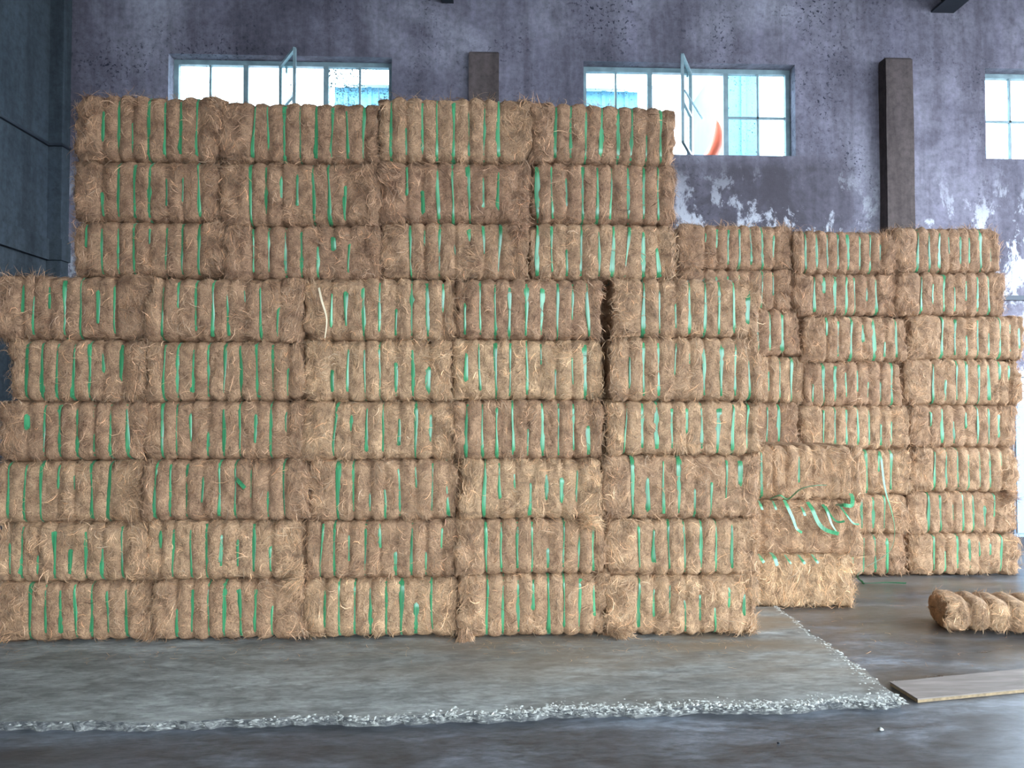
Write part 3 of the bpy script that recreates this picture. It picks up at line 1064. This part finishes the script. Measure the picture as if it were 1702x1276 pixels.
for ri, row in enumerate(FRONT):
    for ci, (q, st, tone) in enumerate(row):
        lab = '%s coir bale, front stack, %s column from left, %s up from the slab' % (look(tone), ORD[ci], ORD[5 - ri] if ri < 5 else 'first')
        front_objs[ri, ci] = make_bale(q[0], q[1], q[2], q[3], DF + random.uniform(-.02, .02), st, tone, lab, 'coir bales of the front stack', base_z=SLAB_Z + 0.002 if ri == 5 else None, topmost=ri == 0 and ci in (0, 4))

UP = [
    [((123, 362, 159, 268), [171, 196, 219, 246, 273, 299, 326], .16), ((361, 628, 170, 271), [421, 445, 472, 498, 525, 551, 577, 604], .16),
     ((630, 882, 163, 270), [650, 675, 702, 726, 754, 779, 805, 828], .34), ((882, 1117, 174, 273), [923, 947, 973, 999, 1027, 1049, 1074, 1097], .18)],
    [((121, 362, 268, 369), [169, 196, 223, 248, 276, 303, 330], .15), ((362, 628, 271, 376), [417, 442, 468, 494, 521, 547, 573], .19),
     ((632, 882, 270, 372), [677, 702, 728, 753, 780, 804, 828], .1), ((883, 1122, 272, 373), [893, 917, 942, 968, 993, 1016, 1044, 1070, 1094], .15)],
    [((118, 372, 369, 462), [142, 168, 195, 221, 247, 275, 302, 329], .19), ((373, 630, 376, 466), [421, 447, 475, 501, 528, 554, 580], .15),
     ((632, 879, 371, 465), [682, 705, 730, 756, 780, 805, 830], .3), ((879, 1124, 372, 467), [893, 917, 942, 966, 996, 1019, 1043, 1070, 1093], .38)],
]
for ri, row in enumerate(UP):
    for ci, (q, st, tone) in enumerate(row):
        lab = '%s coir bale, %s row of the raised upper tier, %s from left' % (look(tone), ['top', 'middle', 'bottom'][ri], ORD[ci])
        up_objs[ri, ci] = make_bale(q[0], q[1], q[2], q[3], DU + random.uniform(-.015, .015), st, tone, lab, 'coir bales of the upper tier', roll=1.4 if (ri, ci) == (0, 3) else None, topmost=ri == 0)

# rear stack: three columns of eight
REAR = {
    'first': [((1130, 1317, 375, 449), lin(1173, 1286, 7), .2), ((1132, 1316, 449, 517), lin(1172, 1286, 7), .2), ((1146, 1333, 517, 593), lin(1180, 1301, 7), .2),
              ((1150, 1338, 593, 672), lin(1184, 1316, 8), .45), ((1140, 1327, 672, 744), lin(1180, 1295, 7), .25)],
    'second': [((1322, 1486, 385, 456), [1340, 1358, 1376, 1394, 1410, 1430, 1447, 1464], .2), ((1322, 1490, 456, 526), [1355, 1371, 1389, 1408, 1422, 1442, 1457], .2),
               ((1334, 1508, 527, 603), [1375, 1394, 1415, 1434, 1453, 1472, 1490], .3), ((1338, 1500, 603, 677), [1353, 1370, 1389, 1407, 1426, 1444, 1465, 1483], .27),
               ((1334, 1513, 677, 748), [1370, 1389, 1408, 1427, 1446, 1465, 1483], .48), ((1336, 1514, 748, 824), lin(1360, 1482, 7), .55),
               ((1330, 1508, 824, 890), lin(1358, 1471, 7), .45), ((1330, 1508, 890, 966), lin(1360, 1475, 7), .35)],
    'third': [((1486, 1659, 380, 455), [1527, 1546, 1563, 1579, 1597, 1612, 1631, 1648], .25), ((1492, 1672, 455, 525), [1533, 1552, 1570, 1588, 1607, 1626, 1644], .25),
              ((1510, 1704, 526, 599), [1567, 1588, 1608, 1626, 1644, 1663, 1680, 1695], .4), ((1504, 1694, 599, 675), [1552, 1573, 1591, 1608, 1628, 1644, 1662, 1678], .42),
              ((1515, 1690, 675, 745), [1549, 1567, 1586, 1607, 1626, 1644, 1660], .34), ((1517, 1691, 745, 819), [1555, 1574, 1593, 1611, 1630, 1647, 1666], .46),
              ((1512, 1692, 819, 889), [1545, 1564, 1585, 1602, 1619, 1638, 1654], .42), ((1512, 1694, 889, 965), [1554, 1572, 1592, 1612, 1629, 1647, 1665], .52)],
}
rear_objs = {}
for col, rows in REAR.items():
    for ri, (q, st, tone) in enumerate(rows):
        lab = '%s coir bale, %s column of the rear stack, %s from the top' % (look(tone), col, ORD[ri])
        rear_objs[col, ri] = make_bale(q[0], q[1], q[2], q[3], DR + random.uniform(-.02, .02), st, tone, lab, 'coir bales of the rear stack',
                  n_fuzz=3600, nx=90, nr_=52, base_z=0.002 if ri == 7 else None, depth=0.55, fuzz_len=0.085, topmost=ri == 0)
# hidden bottom of the first rear column, carrying the five in view
for k, (ya, yb) in enumerate(((744, 818), (818, 890), (890, 966))):
    make_bale(1140, 1328, ya, yb, DR, lin(1180, 1295, 7), .3, 'brown coir bale, first column of the rear stack, %s from the top' % ORD[5 + k], 'coir bales of the rear stack',
              n_fuzz=0, nx=40, nr_=32, base_z=0.002 if k == 2 else None, depth=0.55)

# the short pile between: three bales, straps cut on the lower two
m1 = make_bale(1222, 1436, 744, 834, DM, [1266, 1285, 1306, 1329, 1351, 1374, 1397, 1416], .5, 'pale tan coir bale on top of the short three-bale pile', 'bales of the short pile',
               strap_vis=[(-.1, 1), (2, 3), (2, 3), (.1, .7), (2, 3), (2, 3), (2, 3), (2, 3)], n_fuzz=4500, fuzz_len=0.09)
m2 = make_bale(1216, 1428, 834, 926, DM - .01, [1265, 1288, 1312, 1335, 1358, 1382, 1404], .46, 'tan coir bale in the middle of the short pile, its straps cut and hanging', 'bales of the short pile',
               strap_on=False, n_fuzz=4500, fuzz_len=0.09, groove=0.012)
m3 = make_bale(1212, 1421, 926, 1014, DM - .05, [1265, 1290, 1318, 1342, 1366, 1390], .85, 'straw coloured unstrapped coir bale at the bottom of the short pile', 'bales of the short pile',
               strap_on=False, n_fuzz=5000, fuzz_len=0.1, groove=0.014, base_z=0.004, vertical=0.75)

# low loose bale on the floor, cut by the frame
make_bale(1600, 1854, 985, 1056, 4.41, [1640, 1668, 1698, 1726, 1756, 1786, 1814], .62, 'low unstrapped coir bale lying alone on the floor near the plywood', 'loose bale on the floor',
          strap_on=False, n_fuzz=3200, depth=0.36, power=3.6, groove=0.034, vertical=0.6, lift=0.004, base_z=0.004, H=0.19, rz=-13, fuzz_len=0.05, roll=0, topmost=True)


# ------------------------------------------------------------------ loose strap ends
def ribbon(name, pts, width, parent, twist=0.0, facing=(0, -1, 0.25)):
    P = [Vector(p) for p in pts]
    # Catmull-Rom through the points
    out = []
    for i in range(len(P) - 1):
        p0, p1, p2, p3 = P[max(0, i - 1)], P[i], P[i + 1], P[min(len(P) - 1, i + 2)]
        for k in range(8):
            t = k / 8
            out.append(0.5 * ((2 * p1) + (p2 - p0) * t + (2 * p0 - 5 * p1 + 4 * p2 - p3) * t * t + (3 * p1 - p0 - 3 * p2 + p3) * t ** 3))
    out.append(P[-1])
    bm = bmesh.new()
    inv = Matrix.Identity(4)
    if parent is not None:
        bpy.context.view_layer.update()
        inv = parent.matrix_world.inverted()
    prev = None
    f = Vector(facing).normalized()
    for i, p in enumerate(out):
        d = (out[min(i + 1, len(out) - 1)] - out[max(i - 1, 0)]).normalized()
        n = f - d * f.dot(d)
        if n.length < 1e-4: n = Vector((1, 0, 0))
        n.normalize()
        s = d.cross(n)
        a = twist * i / len(out)
        s = s * math.cos(a) + n * math.sin(a)
        n2 = d.cross(s)
        ring = [bm.verts.new(inv @ (p + s * (width / 2 * u) + n2 * (0.0006 * w))) for (u, w) in ((-1, -1), (1, -1), (1, 1), (-1, 1))]
        if prev:
            for k in range(4):
                bm.faces.new([prev[k], prev[(k + 1) % 4], ring[(k + 1) % 4], ring[k]])
        else:
            bm.faces.new(ring)
        prev = ring
    bm.faces.new(prev[::-1])
    return bm_obj(name, bm, M_STRAP, parent, smooth=False)


def px_pts(seq, Y):
    return [at(x, y, Y + (s[0] if s else 0)) for (x, y, *s) in seq]


YM = DM - 0.04
ribbon('loose_strap', px_pts([(1280, 829, .03), (1296, 823, -.02), (1310, 829, -.03), (1330, 813, -.08), (1352, 807, -.12), (1374, 806, -.14)], YM), 0.022, m1, 0.5, (0, -.6, 1))
ribbon('loose_strap', px_pts([(1303, 830, .02), (1308, 840, -.03), (1318, 862, -.05), (1324, 878, -.05), (1333, 885, -.06)], YM), 0.024, m2, 0.6)
ribbon('loose_strap', px_pts([(1342, 834, .02), (1350, 846, -.03), (1360, 868, -.05), (1372, 880, -.07), (1394, 887, -.08)], YM), 0.026, m2, -0.5)
ribbon('loose_strap', px_pts([(1367, 838, .02), (1375, 850, -.03), (1382, 870, -.05), (1392, 886, -.05)], YM), 0.022, m2, 0.9)
ribbon('loose_strap', px_pts([(1372, 841, .02), (1382, 858, -.03), (1392, 867, -.05), (1404, 866, -.06)], YM), 0.014, m2, 0.4)
ribbon('loose_strap', px_pts([(1390, 838, .02), (1402, 839, -.06), (1415, 840, -.07), (1417, 828, -.05), (1414, 820, .0)], YM), 0.026, m1, 0.3)
ribbon('loose_strap', px_pts([(1396, 840, .02), (1406, 854, -.04), (1418, 869, -.05), (1428, 871, -.05)], YM), 0.012, m2, 0.2)
for (x, y, w) in ((1264, 838, .02), (1287, 838, .018), (1335, 848, .022)):
    ribbon('loose_strap', px_pts([(x - 3, y - 6, .03), (x, y, -.03), (x + 3, y + 9, -.05)], YM), w, m2, 0.4)
for (x, y, w) in ((1266, 928, .024), (1288, 926, .028), (1311, 930, .014), (1334, 930, .022), (1356, 929, .02)):
    ribbon('loose_strap', px_pts([(x - 7, y - 8, .03), (x - 1, y, -.04), (x + 4, y + (14 if x == 1288 else 7), -.055)], YM - .05), w, m3, 0.4)
bb6 = rear_objs['second', 5]
ribbon('loose_strap', [at(1461, 750, DR - .03), at(1465, 765, DR - .09), at(1469, 800, DR - .13), at(1474, 824, DR - .13), at(1482, 850, DR - .12), at(1487, 880, DR - .11),
                       at(1482, 910, DR - .11), at(1464, 928, DR - .11), at(1440, 942, DR - .11), at(1425, 956, DR - .12), on(1432, 966, 0.012), on(1440, 969, 0.012), on(1475, 968, 0.016), on(1506, 969, 0.014)], 0.02, bb6, 2.2)
# a cut end sticking out of the dark bale in the second column
f42 = [o for o in COL.objects if o.get('label', '').startswith('brown coir bale, front stack, second column') and 'third up' in o.get('label', '')]
ribbon('loose_strap', px_pts([(390, 793, .03), (394, 797, -.05), (407, 811, -.09)], DF), 0.022, f42[0] if f42 else None, 0.2)

# pulled-out tufts and a pale palm strip
def tuft(parent, px, py, Y, rx, rz_, tone, n=420, seed=1):
    r = np.random.default_rng(seed)
    bpy.context.view_layer.update()
    inv = parent.matrix_world.inverted()
    c = at(px, py, Y)
    u = r.normal(0, 1, (n, 3)); u /= np.linalg.norm(u, axis=1, keepdims=True)
    u[:, 1] = -np.abs(u[:, 1])
    p = np.array(c) + u * np.array([rx, 0.035, rz_]) * r.uniform(0.5, 1, (n, 1))
    V, T, tint, cs = fibre_strands(p, u + np.array([0, -0.6, 0]), r, 0.08, 0.014, 0.003, seed, stray=0.25, grav=0.5)
    v = V.reshape(-1, 3)
    M = np.array(inv)
    v = v @ M[:3, :3].T + M[:3, 3]
    o = np_mesh('fibre_tuft', v, T.reshape(-1, 3), M_FUZZ, parent, tint=tint)
    o.color = tan(tone)
    o['kind'] = 'stuff'


tuft(front_objs[3, 3], 975, 864, DF - 0.02, 0.055, 0.05, .8, seed=2)
tuft(up_objs[1, 2], 866, 378, DU - 0.01, 0.06, 0.035, .1, seed=3)
tuft(front_objs[4, 1], 500, 958, DF - 0.0, 0.03, 0.06, .7, seed=4)
tuft(front_objs[5, 3], 772, 1048, DF - 0.01, 0.05, 0.03, .55, n=260, seed=5)
tuft(rear_objs['third', 6], 1685, 822, DR - 0.02, 0.05, 0.05, .4, seed=6)
tuft(front_objs[5, 4], 1030, 1045, DF - 0.01, 0.06, 0.04, .65, n=260, seed=7)
strip = ribbon('palm_strip', px_pts([(530, 478, -.03), (535, 500, -.035), (541, 520, -.03), (543, 536, -.035), (540, 562, -.045)], DF), 0.012, front_objs[0, 2], 1.5)
strip.data.materials[0] = M_PALM

# ------------------------------------------------------------------ plywood board
c0, c1 = on(1479, 1130, 0.03), on(1525, 1158, 0.03)
r0, r1 = on(1702, 1108, 0.03), on(1702, 1141, 0.03)
e0, e1 = c0 + (r0 - c0) * 1.9, c1 + (r1 - c1) * 2.2
pl = empty('plywood_board', c1 * 0.5 + e0 * 0.5)
pl.location.z = 0.0
tag(pl, 'weathered plywood board lying flat at the slab corner', 'board')
Lp = Vector(pl.location)
quad = [c0, c1, e1, e0]


def prism(name, z0, z1, mat, grow=0.0):
    bm = bmesh.new()
    ctr = sum(quad, Vector()) / 4
    lo = [bm.verts.new(((p - ctr) * (1 + grow) + ctr).xy.to_3d() - Vector((Lp.x, Lp.y, 0)) + Vector((0, 0, z0))) for p in quad]
    hi_ = [bm.verts.new(((p - ctr) * (1 + grow) + ctr).xy.to_3d() - Vector((Lp.x, Lp.y, 0)) + Vector((0, 0, z1))) for p in quad]
    bm.faces.new(lo); bm.faces.new(hi_)
    for k in range(4):
        bm.faces.new([lo[k], lo[(k + 1) % 4], hi_[(k + 1) % 4], hi_[k]])
    return bm_obj(name, bm, mat, pl)


prism('core', 0.002, 0.016, M_PLYEDGE, -0.002)
prism('face_veneer', 0.016, 0.022, M_PLY)

# ------------------------------------------------------------------ fibre litter on the floor
r = np.random.default_rng(77)
pp = []
while len(pp) < 900:
    if r.random() < 0.75:
        x, y, zz = r.uniform(-4.2, 1.6), 4.40 - abs(r.normal(0, 0.16)), SLAB_Z
        if x < -0.3 and r.random() < 0.4: continue
    else:
        p = on(r.uniform(1300, 1702), r.uniform(975, 1110), 0.0)
        x, y, zz = p.x, p.y, 0.0
        if x < 1.5: continue
    pp.append((x, y, zz))
pp = np.array(pp)
V, T, tint, cs = fibre_strands(pp, np.tile([[0, 0, 1.0]], (len(pp), 1)), r, 0.06, 0.003, 0.002, 5, stray=0.0)
fl = np_mesh('fibre_litter', V.reshape(-1, 3), T.reshape(-1, 3), M_FUZZ, tint=tint)
fl.color = tan(0.6)
tag(fl, 'loose coir fibres littering the concrete along the stack foot', 'fibre litter', kind='stuff')
